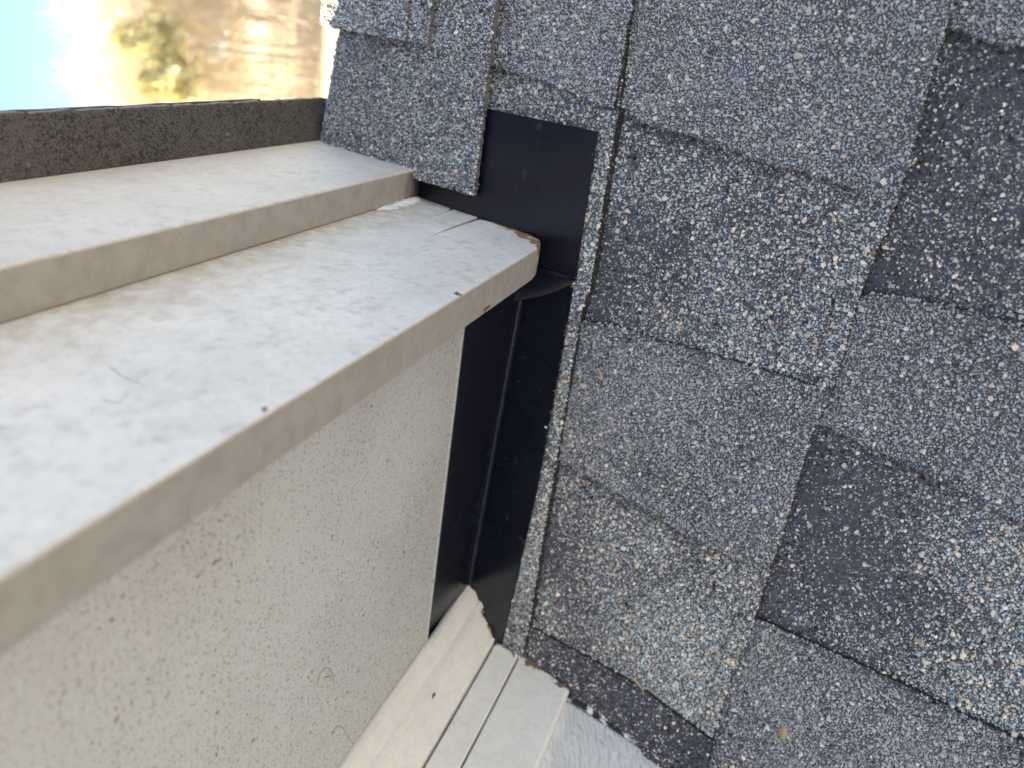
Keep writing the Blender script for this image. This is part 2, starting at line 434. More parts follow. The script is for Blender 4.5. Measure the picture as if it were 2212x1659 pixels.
def build_course(k, teeth, butt, lightf, darkf):
    """butt: list of (X, Y) along the lower edge; teeth: list of polygons"""
    f = zc(k); yb = B1 + (k - 1) * E_; mb = MB()
    bl = rough([np.array(p) for p in butt], .007, .0007, closed=False)
    top = yb - E_ - .03
    poly = np.concatenate([bl, [[bl[-1][0], top], [bl[0][0], top]]])
    P3 = np.array([[x, y, f(x, y) if y > top + .001 else -.001] for x, y in poly])
    prism(mb, P3, (0, 0, -TB * .98), 0, ms=2)
    def base_col(X, Y):
        t = (Y - (yb - E_)) / E_
        nz = vnoise(X, Y, .09, 3 + k) - .5; nz2 = vnoise(X, Y, .03, 9 + k) - .5
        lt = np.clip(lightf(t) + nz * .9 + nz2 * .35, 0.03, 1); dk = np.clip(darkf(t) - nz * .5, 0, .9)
        return palette(len(X), lt, dark=dk)
    scatter(mb, poly, lambda X, Y: f(X, Y), base_col, 1, margin=VIS, cover=(k == 0))
    eb = bl[(bl[:, 0] > VIS[0][0]) & (bl[:, 0] < VIS[1][0])]
    if len(eb) > 2: edge_grains(mb, eb, f(0, yb), 0, base_col, 1)
    o = mb.build('shingle_course', GM, roof_root)
    for ti, (tp, lt, dk) in enumerate(teeth):
        tb = MB(); tr = rough([np.array(p) for p in tp], .006, .0008)
        prism(tb, np.array([[x, y, f(x, y) + TT] for x, y in tr]), (0, 0, -TT * 1.1), 0, ms=2)
        def tc(X, Y, lt=lt, dk=dk):
            C = palette(len(X), np.clip(lt + (vnoise(X, Y, .05, 5) - .6) * .25, 0.0, 1), dark=np.clip(dk + (vnoise(X, Y, .12, 8) - .5) * .4, 0, 1))
            s = stainf(X, Y)[:, None]; return C * (1 - .6 * s) + np.array([.42, .42, .60]) * .6 * s
        scatter(tb, tr, lambda X, Y: f(X, Y) + TT, tc, 1, margin=VIS)
        ring = np.concatenate([tr, tr[:1]]); kk = (ring[:, 0] > VIS[0][0]) & (ring[:, 0] < VIS[1][0])
        if kk.sum() > 3: edge_grains(tb, ring[kk], f(0, yb) + TT, f(0, yb) - .001, tc, 1)
        tb.build('shingle_tab', GM, o)
    return o

def along(butt, xa, xb, n=14, dy=.0012):
    p = np.array(butt); o = np.argsort(p[:, 0]); return [(x, float(np.interp(x, p[o, 0], p[o, 1])) + dy) for x in np.linspace(xa, xb, n)]
def quad(k, xa, xb, over=.004):
    yb = B1 + (k - 1) * E_; return [(xa, yb - E_ - .012), (xb, yb - E_ - .012), (xb - .01, yb + .0015), (xa + .012, yb + .0015)]

# course with the flashing on it
c0b = px([(1364, 0), (1350, 120), (1339, 215), (1322, 330), (1305, 430), (1279, 602), (1250, 706), (1228, 841), (1200, 1008), (1170, 1179), (1140, 1370)], .017)
c0b = [(X0, .127)] + [(-.6, .127)] + [tuple(p) for p in c0b] + [(X1, .133)]
t0 = px([(1084, 150), (1150, 168), (1240, 200), (1336, 236)], .016)
t0 = [(-6.4, -.26), (t0[0][0], -.26)] + [tuple(p) for p in t0] + [(t0[-1][0] - .001, .129)] + [(-.35, .1285), (-.37, -.2), (-.7, -.2), (-.72, .1285), (-6.4, .1285)]
build_course(0, [(t0, .03, .12)], c0b, lambda t: .8 + 0 * t, lambda t: .1 + 0 * t)
# course right of the flashing
c1b = px([(2063, 0), (2048, 50), (2027, 107), (1988, 258), (1960, 365), (1932, 451), (1894, 537), (1851, 655), (1799, 841), (1752, 941), (1692, 1147), (1657, 1246), (1629, 1343), (1588, 1445), (1544, 1578), (1530, 1640)], .018)
c1b = [(X0, .492), (-.6, .492)] + [tuple(p) for p in c1b] + [(X1, .488)]
def ext(line, k, z=.018):
    yb = B1 + (k - 1) * E_; l = [tuple(p) for p in px(line, z)]
    return l
g = ext([(1338, 232), (1375, 262), (1440, 280), (1563, 314), (1650, 352), (1757, 378), (1830, 405), (1905, 436)], 1)
h = ext([(1250, 695), (1330, 708), (1420, 735), (1560, 772), (1680, 806), (1800, 838)], 1)
i_ = ext([(1212, 1004), (1262, 1028), (1375, 1092), (1450, 1136), (1534, 1179), (1600, 1208), (1665, 1240)], 1)
n_ = ext([(1120, 1352), (1143, 1363), (1270, 1426), (1375, 1481), (1480, 1553), (1560, 1592)], 1)
yb1 = B1
tA = [(-1.1, .11), (g[0][0] - .004, .11)] + g + [(-.9, .495), (-1.1, .495)]
def trim_to(line, butt):
    p = np.array(butt); o = np.argsort(p[:, 0]); return [q for q in line if q[1] < np.interp(q[0], p[o, 0], p[o, 1]) - .004]
g, h, i_, n_ = [trim_to(q, c1b) for q in (g, h, i_, n_)]
def slope_end(l): return l[-1][0] + (l[-1][0] - l[-2][0]) / max(1e-4, l[-1][1] - l[-2][1]) * max(0, .4935 - l[-1][1])
tA = [(-.42, .11), (g[0][0] - .004, .11)] + g + along(c1b, slope_end(g), -.40)
tB = [(h[0][0] - .002, .115), (i_[0][0], .115)] + i_ + along(c1b, slope_end(i_), slope_end(h)) + h[::-1]
tC = [(n_[0][0], .115), (X1 - .03, .115)] + along(c1b, X1 - .03, slope_end(n_)) + n_[::-1]
build_course(1, [(tA, .04, .0), (tB, .05, .15), (tC, .25, .85),
                 (quad(1, -1.4, -.62), .02, 0), (quad(1, -2.5, -1.7), .02, 0), (quad(1, -4.1, -3.0), .02, 0), (quad(1, -6.2, -4.7), .02, 0)],
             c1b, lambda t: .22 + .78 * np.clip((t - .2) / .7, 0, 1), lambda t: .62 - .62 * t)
# course at the right of the frame
k2 = ext([(1776, 925), (1835, 950), (1911, 987), (2050, 1050), (2212, 1132)], 2, .018)
k2.append((k2[-1][0] + (k2[-1][0] - k2[-2][0]) * 1.6, .8595))
u2 = ext([(1850, 640), (1900, 636), (2000, 655), (2100, 678), (2212, 702)], 2, .018)
u2.append((u2[-1][0] + (u2[-1][0] - u2[-2][0]) * 1.6, .8595))
j2 = ext([(1630, 1343), (1650, 1352), (1782, 1408), (1952, 1481), (2090, 1546), (2195, 1590), (2300, 1634)], 2, .018)
j2[-1] = (j2[-1][0], .8595)
a2 = ext([(2056, 62), (2090, 72), (2140, 92), (2212, 102)], 2, .018); a2.append((a2[-1][0] - .02, .8595))
T2 = [([(-.5, .47), (a2[0][0], .47)] + a2 + [(-.48, .8595)], .04, 0),
      ([(u2[0][0], .47), (k2[0][0], .47)] + k2 + u2[::-1], .03, .05),
      ([(j2[0][0], .47), (X1 - .03, .47), (X1 - .03, .8595)] + j2[::-1], .10, .15)]
T2 += [(quad(2, a, b), .02, 0) for a, b in ((-1.5, -.8), (-2.9, -2.0), (-4.4, -3.2), (-6.2, -5.0))]
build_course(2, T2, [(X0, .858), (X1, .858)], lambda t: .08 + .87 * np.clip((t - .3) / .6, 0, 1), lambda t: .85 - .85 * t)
# courses further down the slope, plain shader granules
def far_course(k, y_only=False):
    f = zc(k); yb = B1 + (k - 1) * E_; mb = MB()
    poly = [(X0, yb - E_ - .03, 0), (X1, yb - E_ - .03, 0), (X1, yb, TB), (X0, yb, TB)]
    prism(mb, poly, (0, 0, -TB * .98), 0)
    o = mb.build('shingle_course', [mfar], roof_root)
    x = X0 + .1
    while x < X1 - .5:
        w_ = random.uniform(.4, 1.0); tb = MB()
        prism(tb, [(p[0], p[1], f(p[0], p[1]) + TT) for p in quad(k, x, min(x + w_, X1 - .05))], (0, 0, -TT * 1.1), 0)
        tb.build('shingle_tab', [mfar], o); x += w_ + random.uniform(.3, .8)
for k in (3, 4, 5, 6, 7, 8): far_course(k)
mb = MB(); prism(mb, [(X0, -.42, -.013), (X1, -.42, -.013), (X1, 3.1, -.013), (X0, 3.1, -.013)], (0, 0, -.04)); mb.build('roof_deck', [m_wood], roof_root)
# top course under the ridge caps
def zz(X, Y): return TB * (Y + .235 + E_) / E_
mb = MB(); prism(mb, [(X0, -.42, .001), (X1, -.42, .001), (X1, -.236, .0095), (X0, -.236, .0095)], (0, 0, -.009)); mb.build('shingle_course', [mfar], roof_root)

# ridge caps: bent over the ridge, far leg runs down the back slope
RY = -.405
def cap_sec(yr, z0, zr, ry=None):
    """section from lower right edge to the back leg: list of (Y, Z)"""
    ry = RY if ry is None else ry
    pts = [(yr + (ry + .05 - yr) * t, z0 + (zr - z0) * t) for t in np.linspace(0, 1, 8)]
    # round crest then down the back
    c = np.array(pts[-1]); a0 = math.pi; R = .055
    ang = np.linspace(0, math.pi - (math.pi - GA) , 9)[1:]
    cx, cz = c[0], c[1] - R
    for t in np.linspace(0, math.pi - (math.pi - GA) * 1, 9)[1:]:
        pts.append((cx - R * math.sin(t), cz + R * math.cos(t)))
    d = np.array([-math.cos(GA), -math.sin(GA)])
    e = np.array(pts[-1])
    for t in np.linspace(0, .28, 6)[1:]: pts.append(tuple(e + d * t))
    return pts
def cap(xa, xb, yr, z0, zr, lt, dk, ry=None, skew=0, th=.0085, gr=True, name='ridge_cap', parent=None):
    sec = np.array(cap_sec(yr, z0, zr, ry)); mb = MB()
    xs = np.linspace(xa, xb, max(3, int(abs(xb - xa) / .008)))
    jit = rng.normal(0, .0009, (len(xs), 1)); j2_ = rng.normal(0, .0009, (2, len(sec)))
    d = np.gradient(sec, axis=0); d /= np.linalg.norm(d, axis=1)[:, None]; nr = np.stack([d[:, 1], -d[:, 0]], 1)
    vs = []
    for side in (0, 1):
        for i, x in enumerate(xs):
            for j, (y, z) in enumerate(sec):
                y2, z2 = (y, z) if not side else (y - nr[j][0] * th, z - nr[j][1] * th)
                if j == 0: y2 += jit[i][0]
                y2 -= skew * (x - .04) * min(1, j / 7)
                xx = x + (j2_[0][j] if i == 0 else 0) + (j2_[1][j] if i == len(xs) - 1 else 0)
                vs.append((xx, y2, z2))
    n, m_ = len(xs), len(sec); o = n * m_; F = []
    for i in range(n - 1):
        for j in range(m_ - 1):
            a, b, c, e = i * m_ + j, i * m_ + j + 1, (i + 1) * m_ + j + 1, (i + 1) * m_ + j
            F += [(a, b, c, e), (o + e, o + c, o + b, o + a)]
    for j in range(m_ - 1):
        F += [(j + 1, j, o + j, o + j + 1), ((n - 1) * m_ + j, (n - 1) * m_ + j + 1, o + (n - 1) * m_ + j + 1, o + (n - 1) * m_ + j)]
    for i in range(n - 1):
        F += [(i * m_, (i + 1) * m_, o + (i + 1) * m_, o + i * m_), ((i + 1) * m_ + m_ - 1, i * m_ + m_ - 1, o + i * m_ + m_ - 1, o + (i + 1) * m_ + m_ - 1)]
    mb.add(vs, F, 0)
    if gr:
        cum = np.concatenate([[0], np.cumsum(np.linalg.norm(np.diff(sec, axis=0), axis=1))])
        lo, hi = min(xa, xb), max(xa, xb)
        gx = np.arange(lo, hi, GSP); gy = np.arange(0, cum[-1], GSP * .9)
        X, T = np.meshgrid(gx, gy); X = (X.ravel() + rng.uniform(-.5, .5, X.size) * GSP * 1.3).clip(lo + .0004, hi - .0004); T = (T.ravel() + rng.uniform(-.5, .5, T.size) * GSP * 1.3).clip(0, cum[-1])
        Y = np.interp(T, cum, sec[:, 0]) - skew * (X - .04) * np.minimum(1, T / .33); Z = np.interp(T, cum, sec[:, 1]); ny = np.interp(T, cum, nr[:, 0]); nz = np.interp(T, cum, nr[:, 1])
        q = np.hypot(ny, nz); ny /= q; nz /= q; o_ = np.zeros(len(X))
        P = np.stack([X, Y, Z], 1); E3 = np.stack([o_, ny, nz], 1); E1 = np.stack([o_ + 1, o_, o_], 1); E2 = np.cross(E3, E1)
        ltn = np.clip(lt + (vnoise(X, T, .08, 2) - .5) * .7, .05, 1)
        grain_geo(mb, P, E1, E2, E3, palette(len(X), ltn, dark=dk), 1)
        # crumbs on the cut ends
        ci = lambda a, b: palette(len(a), .6 + 0 * a, dark=.3)
        edge_grains(mb, [(x, yr) for x in xs], z0, z0 - th, ci, 1)
        for xe in (xa, xb):
            n2 = 260; t = rng.random(n2) * cum[-1]; Pe = np.stack([np.full(n2, xe), np.interp(t, cum, sec[:, 0]), np.interp(t, cum, sec[:, 1]) - rng.random(n2) * th], 1)
            A = rng.normal(0, 1, (n2, 3)); A /= np.linalg.norm(A, axis=1)[:, None]; B = np.cross(A, rng.normal(0, 1, (n2, 3))); B /= np.linalg.norm(B, axis=1)[:, None]
            grain_geo(mb, Pe, A, B, np.cross(A, B), palette(n2, .5, dark=.4) * .6, 1, .8)
    return mb.build(name, GM if gr else [mfar, mfar], parent or roof_root)
cap(.2405, -.30, -.075, .041, .036, .62, .22, ry=-.414, skew=.2)
cB = cap(.041, -.42, -.181, .054, .048, .72, .1, ry=-.44)
cap(.0395, -.40, -.220, .060, .054, .72, .1, ry=-.44, name='cap_overlay', parent=cB, th=.005)
cap(-.20, -.75, -.10, .052, .046, .5, .1, gr=False)
x = -.55
for q in range(12):
    cap(x, x - .45, -.09, .058 + .001 * q, .052, .5, .1, gr=False); x -= .34

# ------------------------------------------------------------------ rake overhang (fascia, trim, soffit, roof edge)
XF, XT, XQ = .2735, .2267, .3188
HP, HR, HT, HS = -.0557, .2026, .4325, .008
SE = 8.2                                     # rake length drawn, towards the peak
def sh(x, s, hh): return np.array([x, 0, 0]) + L * s + N * hh
def s_of(p): return float(p @ L), float(p @ N)
def onF(x, y, c): return s_of(bp(x, y, (1, 0, 0), c))
over = thing('roof_overhang', W(sh(.4, 0.2, .1)), 'weathered white painted rake overhang with stepped boards and speckled underside', 'overhang')

def board(name, outline, x_front, thick, mats, bev=.0016, ms=1):
    mb = MB(); P = np.array([sh(x_front, s, h_) for s, h_ in outline])
    prism(mb, P, (thick, 0, 0), 0, ms=0)
    # end faces at the cut take the bare wood
    o = mb.build(name, mats, over)
    b = o.modifiers.new('bevel', 'BEVEL'); b.width = bev * S; b.segments = 2; b.limit_method = 'ANGLE'; b.angle_limit = math.radians(50)
    for p in o.data.polygons: p.use_smooth = False
    return o
# main fascia board: cut end near the roof, with splits
cut = [(1157, 538), (1168, 527), (1164, 517), (1146, 508), (1121, 499), (1118, 497), (1095, 490), (1070, 481), (1045, 476), (1036, 474)]
cutpts = [onF(x, y, XF) for x, y in cut]
split1 = [onF(980, 492, XF), onF(919, 515, XF), onF(978, 489, XF), onF(1031, 469, XF)]
mid = [onF(1010, 461, XF), onF(982, 449, XF), onF(972, 455.3, XF), onF(935, 468, XF), onF(970, 453, XF), onF(975, 445.5, XF), onF(950, 437, XF), onF(930, 430, XF), onF(915, 425, XF)]
bottom = [(2.4, HP), (1.6, HP - .0008), (.9, HP + .0004), (.4, HP)]
bottom = [(SE, HP)] + bottom
for a in (onF(1052, 600, XF),):   # a chip out of the lower edge
    pass
end = rough([np.array(p) for p in cutpts], .004, .0006, closed=False)
e2 = rough([np.array(p) for p in mid], .004, .0005, closed=False)
top_s = e2[-1][0] - .25 * (HT - e2[-1][1])
outl = bottom + [tuple(p) for p in end] + split1 + [tuple(p) for p in e2] + [(e2[-1][0] - .06, HT - .002), (SE, HT - .002)]
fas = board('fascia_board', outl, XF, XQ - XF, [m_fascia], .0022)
# trim board over it
te = [onF(x, y, XT) for x, y in [(921, 361.5), (905, 354), (880, 340), (846, 321), (800, 309), (760, 303), (725, 298), (700, 297)]]
te = [(p[0], p[1]) for p in te]; te[0] = (te[0][0], HR)
tb_ = [(SE, HR)] + [(1.5, HR), (.7, HR + .0006)]
ten = rough([np.array(p) for p in te], .005, .0006, closed=False)
tout = tb_ + [tuple(p) for p in ten] + [(ten[-1][0], HT), (SE, HT)]
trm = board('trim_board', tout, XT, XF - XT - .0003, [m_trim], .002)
# caulk smear between trim and fascia near the end
mb = MB()
cs = []
for i, s in enumerate(np.linspace(te[0][0] + .01, te[0][0] + .16, 40)):
    w_ = .010 * math.sin(math.pi * (i + 1) / 42) * (1 + .4 * rng.normal()) + .002
    for (dx, dh) in ((0.012, .001), (-.0005 - w_ * .25, -.0003), (-.001 - w_ * .2, -w_ * .6), (-.0004, -w_ * 1.5)):
        cs.append(sh(XF + dx, s, HR + dh))
n4 = 4; F = [(i * n4 + j, i * n4 + j + 1, (i + 1) * n4 + j + 1, (i + 1) * n4 + j) for i in range(39) for j in range(3)]
mb.add(cs, F); mb.build('caulk_smear', [m_frieze], over, smooth=True)

# soffit panel
s_b = .190
mb = MB(); prism(mb, [sh(XQ - .03, s_b, HS), sh(1.07, s_b, HS), sh(1.07, SE, HS), sh(XQ - .03, SE, HS)], N * .020)
sof = mb.build('soffit_panel', [m_soffit], over)
mb = MB(); prism(mb, [sh(XQ, s_b - .0045, HS - .0012), sh(.96, s_b - .0045, HS - .0012), sh(.96, s_b + .0012, HS - .0012), sh(XQ, s_b + .0012, HS - .0012)], N * .010)
mb.build('panel_edge', [m_soffit], over)
# framing behind the fascia end, keeps the void dark
mb = MB(); prism(mb, [sh(XQ + .001, -.25, .04), sh(XQ + .001, SE, .04), sh(XQ + .001, SE, .42), sh(XQ + .001, -.42, .42)], (.09, 0, 0)); mb.build('rafter', [m_wood], over)
# roof shingle edge: granular underside band and shingle layers above it
mb = MB()
XV = .1565
s_end = onF(697, 297, XT)[0] - .012
ln_e = rough([np.array((XV, s)) for s in (2.6, s_end + .03)], .011, .0006, closed=False)
rd = [(XV + .002, s_end + .018), (XV + .008, s_end + .007), (XV + .02, s_end), (1.4, s_end), (1.4, SE), (XV, SE)]
pl = [tuple(p) for p in ln_e] + rd
prism(mb, [sh(a, b, HT) for a, b in pl], N * .009, 0)
# underside grit
a_ = np.arange(XV + .0005, XT + .012, .0024); b_ = np.arange(s_end, 1.35, .0024)
A, B = np.meshgrid(a_, b_); A = A.ravel() + rng.uniform(-.5, .5, A.size) * .003; B = B.ravel() + rng.uniform(-.5, .5, B.size) * .003
k = (A > XV + .0006); A, B = A[k], B[k]; n = len(A)
P = np.array([1., 0, 0]) * A[:, None] + L[None] * B[:, None] + N[None] * HT
g_ = np.exp(rng.normal(0, .35, n))[:, None]; blot = (.6 + .8 * vnoise(A, B, .05, 4))[:, None]
col = np.array([.095, .086, .075]) * g_ * blot
grain_geo(mb, P, np.tile([-1., 0, 0], (n, 1)), np.tile(L, (n, 1)), np.tile(-N, (n, 1)), col, 1, .82)
se = mb.build('shingle_edge', GM, over)
# second and third layers on top
def layer(xa, s0, s1, h0, th=.007, lift=0):
    m2 = MB(); e = rough([np.array((xa, s1)), np.array((xa + .0015, s0))], .03, .0005, closed=False)
    pts = [tuple(p) for p in e] + [(1.4, s0), (1.4, s1)]
    m2p = []
    for a, b in pts:
        lf = lift * max(0, 1 - (b - s0) / .12) ** 2 if a < .3 else 0
        m2p.append(sh(a, b, h0 + lf))
    prism(m2, m2p, N * th, 0); m2.build('shingle_layer', [ma], se)
s565 = s_of(bp(566, 205, N, HT + .014))[0]
layer(XV - .0015, s565, .60, HT + .0100, .0055, .006)
layer(XV + .0005, .22, 1.02, HT + .0165, .005, .003)
layer(XV - .001, .52, 2.0, HT + .0225, .006, .003)
# ------------------------------------------------------------------ back slope
back = thing('back_roof', W((0, -1, -1.5)), 'back slope shingle roof falling away behind the ridge caps', 'roof')
mb = MB()
prism(mb, [sh(X0, -.40, HT - .03), sh(X0, -9, HT - .03), sh(6, -9, HT - .03), sh(6, -.40, HT - .03)], N * .03); mb.build('back_slope', [mfar], back)
mb = MB(); prism(mb, [sh(.30, -.3, HT + .0095), sh(6, -.3, HT + .0095), sh(6, SE, HT + .0095), sh(.30, SE, HT + .0095)], N * .012); mb.build('upper_slope', [mfar], back)

# ------------------------------------------------------------------ flashing
fl = thing('metal_flashing', W((.7, .05, .02)), 'black metal wall flashing strip with a sharp bend line, between soffit and shingle edge', 'flashing', 'pieces of black metal flashing')
def strip(mb, rows, th, m=0):
    """rows: list of polylines (same length) -> thin closed sheet along given thickness vectors"""
    R = np.array(rows); n, k, _ = R.shape; T = R + np.array(th)
    vs = np.concatenate([R.reshape(-1, 3), T.reshape(-1, 3)]); o = n * k; F = []
    for i in range(n - 1):
        for j in range(k - 1):
            a, b, c, e = i * k + j, i * k + j + 1, (i + 1) * k + j + 1, (i + 1) * k + j
            F += [(a, e, c, b), (o + a, o + b, o + c, o + e)]
    for j in range(k - 1):
        F += [(j, j + 1, o + j + 1, o + j), ((n - 1) * k + j + 1, (n - 1) * k + j, o + (n - 1) * k + j, o + (n - 1) * k + j + 1)]
    for i in range(n - 1):
        F += [(i * k, o + i * k, o + (i + 1) * k, (i + 1) * k), ((i + 1) * k + k - 1, o + (i + 1) * k + k - 1, o + i * k + k - 1, i * k + k - 1)]
    mb.add(vs, F, m)
ZL = .0215
# outer edge measured along the shingles
ce = [bp(x, y, (0, 0, 1), ZL) for x, y in [(1237, 622), (1222, 715), (1197, 859), (1160, 1057), (1115, 1256), (1086, 1380), (1074, 1440)]]
ae = [bp(x, y, (0, 0, 1), ZL) for x, y in [(1128, 625), (1109, 728), (1071, 938), (1031, 1162), (1016, 1248)]]
def interpX(pts, X):
    p = np.array(pts); o = np.argsort(p[:, 0]); return np.interp(X, p[o, 0], p[o, 1])
xs = np.linspace(ce[0][0], 1.10, 60)
mb = MB(); rows = []
for x in xs:
    yc = interpX(ce, x); yc0 = interpX(ae, x)
    bend = [(yc0 + .0022 * t, ZL + .0022 * (1 - t) ** 2) for t in (1, .66, .33)]
    r = [(x, yc - .0012, ZL), (x, yc0 + .014, ZL + .0006), (x, yc0 + .006, ZL), (x, yc0 + .0025, ZL + .0009), (x, yc0 + .0006, ZL + .0026), (x, yc0, ZL + .0055), (x, yc0 + .001, ZL + .011), (x, .0215 + yc0 * .5, .110), (x, .0425, .2005)]
    rows.append(r)
strip(mb, rows, (0, -.0010, -.0018))
mb.build('folded_sheet', [m_flash], fl, smooth=False)
mb = MB(); rows = [[(x, interpX(ce, x) - .0016, ZL - .0004), (x, interpX(ce, x) - .0002, ZL + .0009), (x, interpX(ce, x) + .0008, ZL - .0010)] for x in xs]
strip(mb, rows, (0, -.0004, -.0012)); mb.build('hem_edge', [m_flash], fl)

f2 = thing('metal_flashing', W((.2, .0, .02)), 'black metal flashing sheet lapped over the strip, with dusty smudges and a curled lower end', 'flashing', 'pieces of black metal flashing')
mb = MB(); ZU = .0275
P = [bp(x, y, (0, 0, 1), ZU) for x, y in [(1291, 281), (1270, 420), (1247, 576), (1245, 603)]]
fold = [bp(1245, 603, (0, 0, 1), ZU), bp(1170, 572, (0, 0, 1), ZU)]
XFD = (fold[0][0] + fold[1][0]) / 2
top_l = bp(1065, 235, (0, 0, 1), ZU)
# flat part as rows over Y, softly rolling up to the left where the roof meets the trim
ys = np.concatenate([np.linspace(-.36, .0, 12), np.linspace(.01, 0.108, 8)])
rows = []
for t in np.linspace(0, 1, 24):
    x = .1125 + (XFD - .1125) * t; row = []
    for y in ys:
        z = ZU + .004 * math.exp(-((y - .01) / .05) ** 2) * t - .012 * max(0, min(1, (-.10 - y) / .12))
        yy = y if y < .1079 else interpX(P, x)
        xx = x - (y - .1) * .006 * (1 - t)
        row.append((xx, yy, z))
    rows.append(row)
strip(mb, rows, (0, 0, -.0020))
mb.build('flat_sheet', [m_flash], f2, smooth=False)
# curled end: past the fold the sheet turns, its edge bows out over the lower piece
mb = MB()
edge = [np.array([*fold[0]])]
edge += [bp(x, y, (0, 0, 1), z) for x, y, z in [(1236, 612, .0275), (1222, 620, .0280), (1200, 630, .0290), (1175, 638, .031), (1150, 644, .034), (1125, 648.5, .038), (1103, 651, .047), (1085, 650, .057), (1040, 640, .075)]]
foldl = [fold[0] + (np.array([XFD, -.16, ZU + .0]) - fold[0]) * t for t in np.linspace(0, 1, 10)]
rows = [[foldl[i] + (edge[i] - foldl[i]) * t + np.array([0, 0, .004 * math.sin(math.pi * t)]) * (i > 0) for t in (0, .06, .2, .4, .6, .8, 1)] for i in range(10)]
strip(mb, rows, (0, 0.0004, -.0018)); mb.build('curled_end', [m_flash], f2, smooth=True)

# ------------------------------------------------------------------ wall with moulding, frieze and siding
wall = thing('house_wall', W((1.2, 1.5, .05)), 'white sided house wall with bed moulding and chipped frieze board meeting the shingles', 'wall')
def rake_prism(name, prof, m, z0=.018, s1=SE, seg=14, amp=.0006, smooth=False, zj=.0015, bevel=0):
    """profile (X,h) swept along the rake from a cut parallel to the roof"""
    mb = MB(); prof = [np.array(p) for p in prof]; n = len(prof); rows = []
    ss = [0, .006, .016, .03] + list(np.linspace(.05, 1.2, seg)) + [s1]
    for k, s in enumerate(ss):
        for i, (X, h_) in enumerate(prof):
            st = (z0 + (rng.normal(0, zj) if k == 0 else 0) - h_ * math.cos(GA)) / math.sin(GA)
            sv = st + s if k < len(ss) - 1 else s1
            rows.append(sh(X + rng.normal(0, amp * .5), sv, h_ + rng.normal(0, amp * .5)))
    F = [(k * n + i, k * n + (i + 1) % n, (k + 1) * n + (i + 1) % n, (k + 1) * n + i) for k in range(len(ss) - 1) for i in range(n)]
    F += [tuple(range(n - 1, -1, -1)), tuple((len(ss) - 1) * n + i for i in range(n))]
    mb.add(rows, F); return mb.build(name, m, wall, smooth=smooth)
prof = [(.9435, .0075), (.941, .002), (.9425, -.006), (.948, -.014), (.956, -.020), (.962, -.0235), (.9622, -.0285), (.9640, -.0335), (.9685, -.0358), (.9730, -.0345), (.9750, -.031),
        (.9785, -.0325), (.984, -.0345), (.990, -.0385), (.996, -.0445), (1.002, -.052), (1.008, -.059), (1.0145, -.0625), (1.0215, -.065), (1.0235, -.0695), (1.07, -.0695), (1.07, .0075)]
rake_prism('bed_moulding', prof, [m_frieze], .022)
rake_prism('frieze_strip', [(1.030, -.0735), (1.0285, -.0755), (1.0285, -.1185), (1.031, -.1205), (1.07, -.1205), (1.07, -.0735)], [m_frieze], .018, zj=.003)
rake_prism('frieze_board', [(1.034, -.1232), (1.0312, -.1262), (1.031, -.2235), (1.035, -.2285), (1.07, -.2285), (1.07, -.1232)], [m_frieze], .012, zj=.004)
# siding boards, level laps
def clip(poly, n, c):
    out = []
    for i in range(len(poly)):
        a, b = poly[i], poly[(i + 1) % len(poly)]; da, db = n @ a - c, n @ b - c
        if da >= 0: out.append(a)
        if (da >= 0) != (db >= 0): out.append(a + (b - a) * da / (da - db))
    return out
hz = np.array([0, .8, .6]); up = np.array([0, -.6, .8])
w0 = -.217
for k in range(-6, 9):
    wa, wb = w0 + k * .40, w0 + (k + 1) * .40 + .03
    poly = [np.array([1.058, 0, 0]) + hz * a + up * b for a, b in ((-3, wa), (6, wa), (6, wb), (-3, wb))]
    poly = clip(poly, np.array([0, 0, 1.]), .010)
    if len(poly) < 3: continue
    poly = clip(poly, -N, .215)
    if len(poly) < 3: continue
    mb = MB(); q = []
    for p in poly:
        f_ = (p @ up - wa) / (wb - wa); q.append(p + np.array([.010 * f_ - .002, 0, 0]))
    prism(mb, q, (.012, 0, 0)); o = mb.build('siding_board', [m_siding], wall)
mb = MB(); pp = [np.array([1.074, -4, -3.]), np.array([1.074, 9, -3.]), np.array([1.074, 9, 8.]), np.array([1.074, -4, 8.])]
pp = clip(pp, -N, -HT + .01); prism(mb, pp, (.1, 0, 0)); mb.build('wall_sheathing', [m_wood], wall)
# sealant bead, lumpy, where siding meets shingles
mb = MB(); nseg = 90; vs = []
for i in range(nseg + 1):
    y = .235 + (.62 - .235) * i / nseg
    r_ = .0025 + .0035 * abs(vnoise(np.array([y]), np.array([0.]), .02, 3)[0]) + .002 * random.random()
    ox = random.gauss(0, .0012)
    for j in range(7):
        a = math.pi * j / 6; vs.append((1.052 - r_ * 1.7 * math.sin(a) * (.8 + .4 * random.random()) + ox, y + random.gauss(0, .001), .010 + .012 * (1 - math.cos(a)) / 2 + random.gauss(0, .0008)))
mb.add(vs, [(i * 7 + j, i * 7 + j + 1, (i + 1) * 7 + j + 1, (i + 1) * 7 + j) for i in range(nseg) for j in range(6)])
m_seal = M_flat('sealant', (.80, .80, .78), .6, 130, (.02, .02, .02), .6, hard=True)
mb.build('sealant_bead', [m_seal], wall, smooth=True)

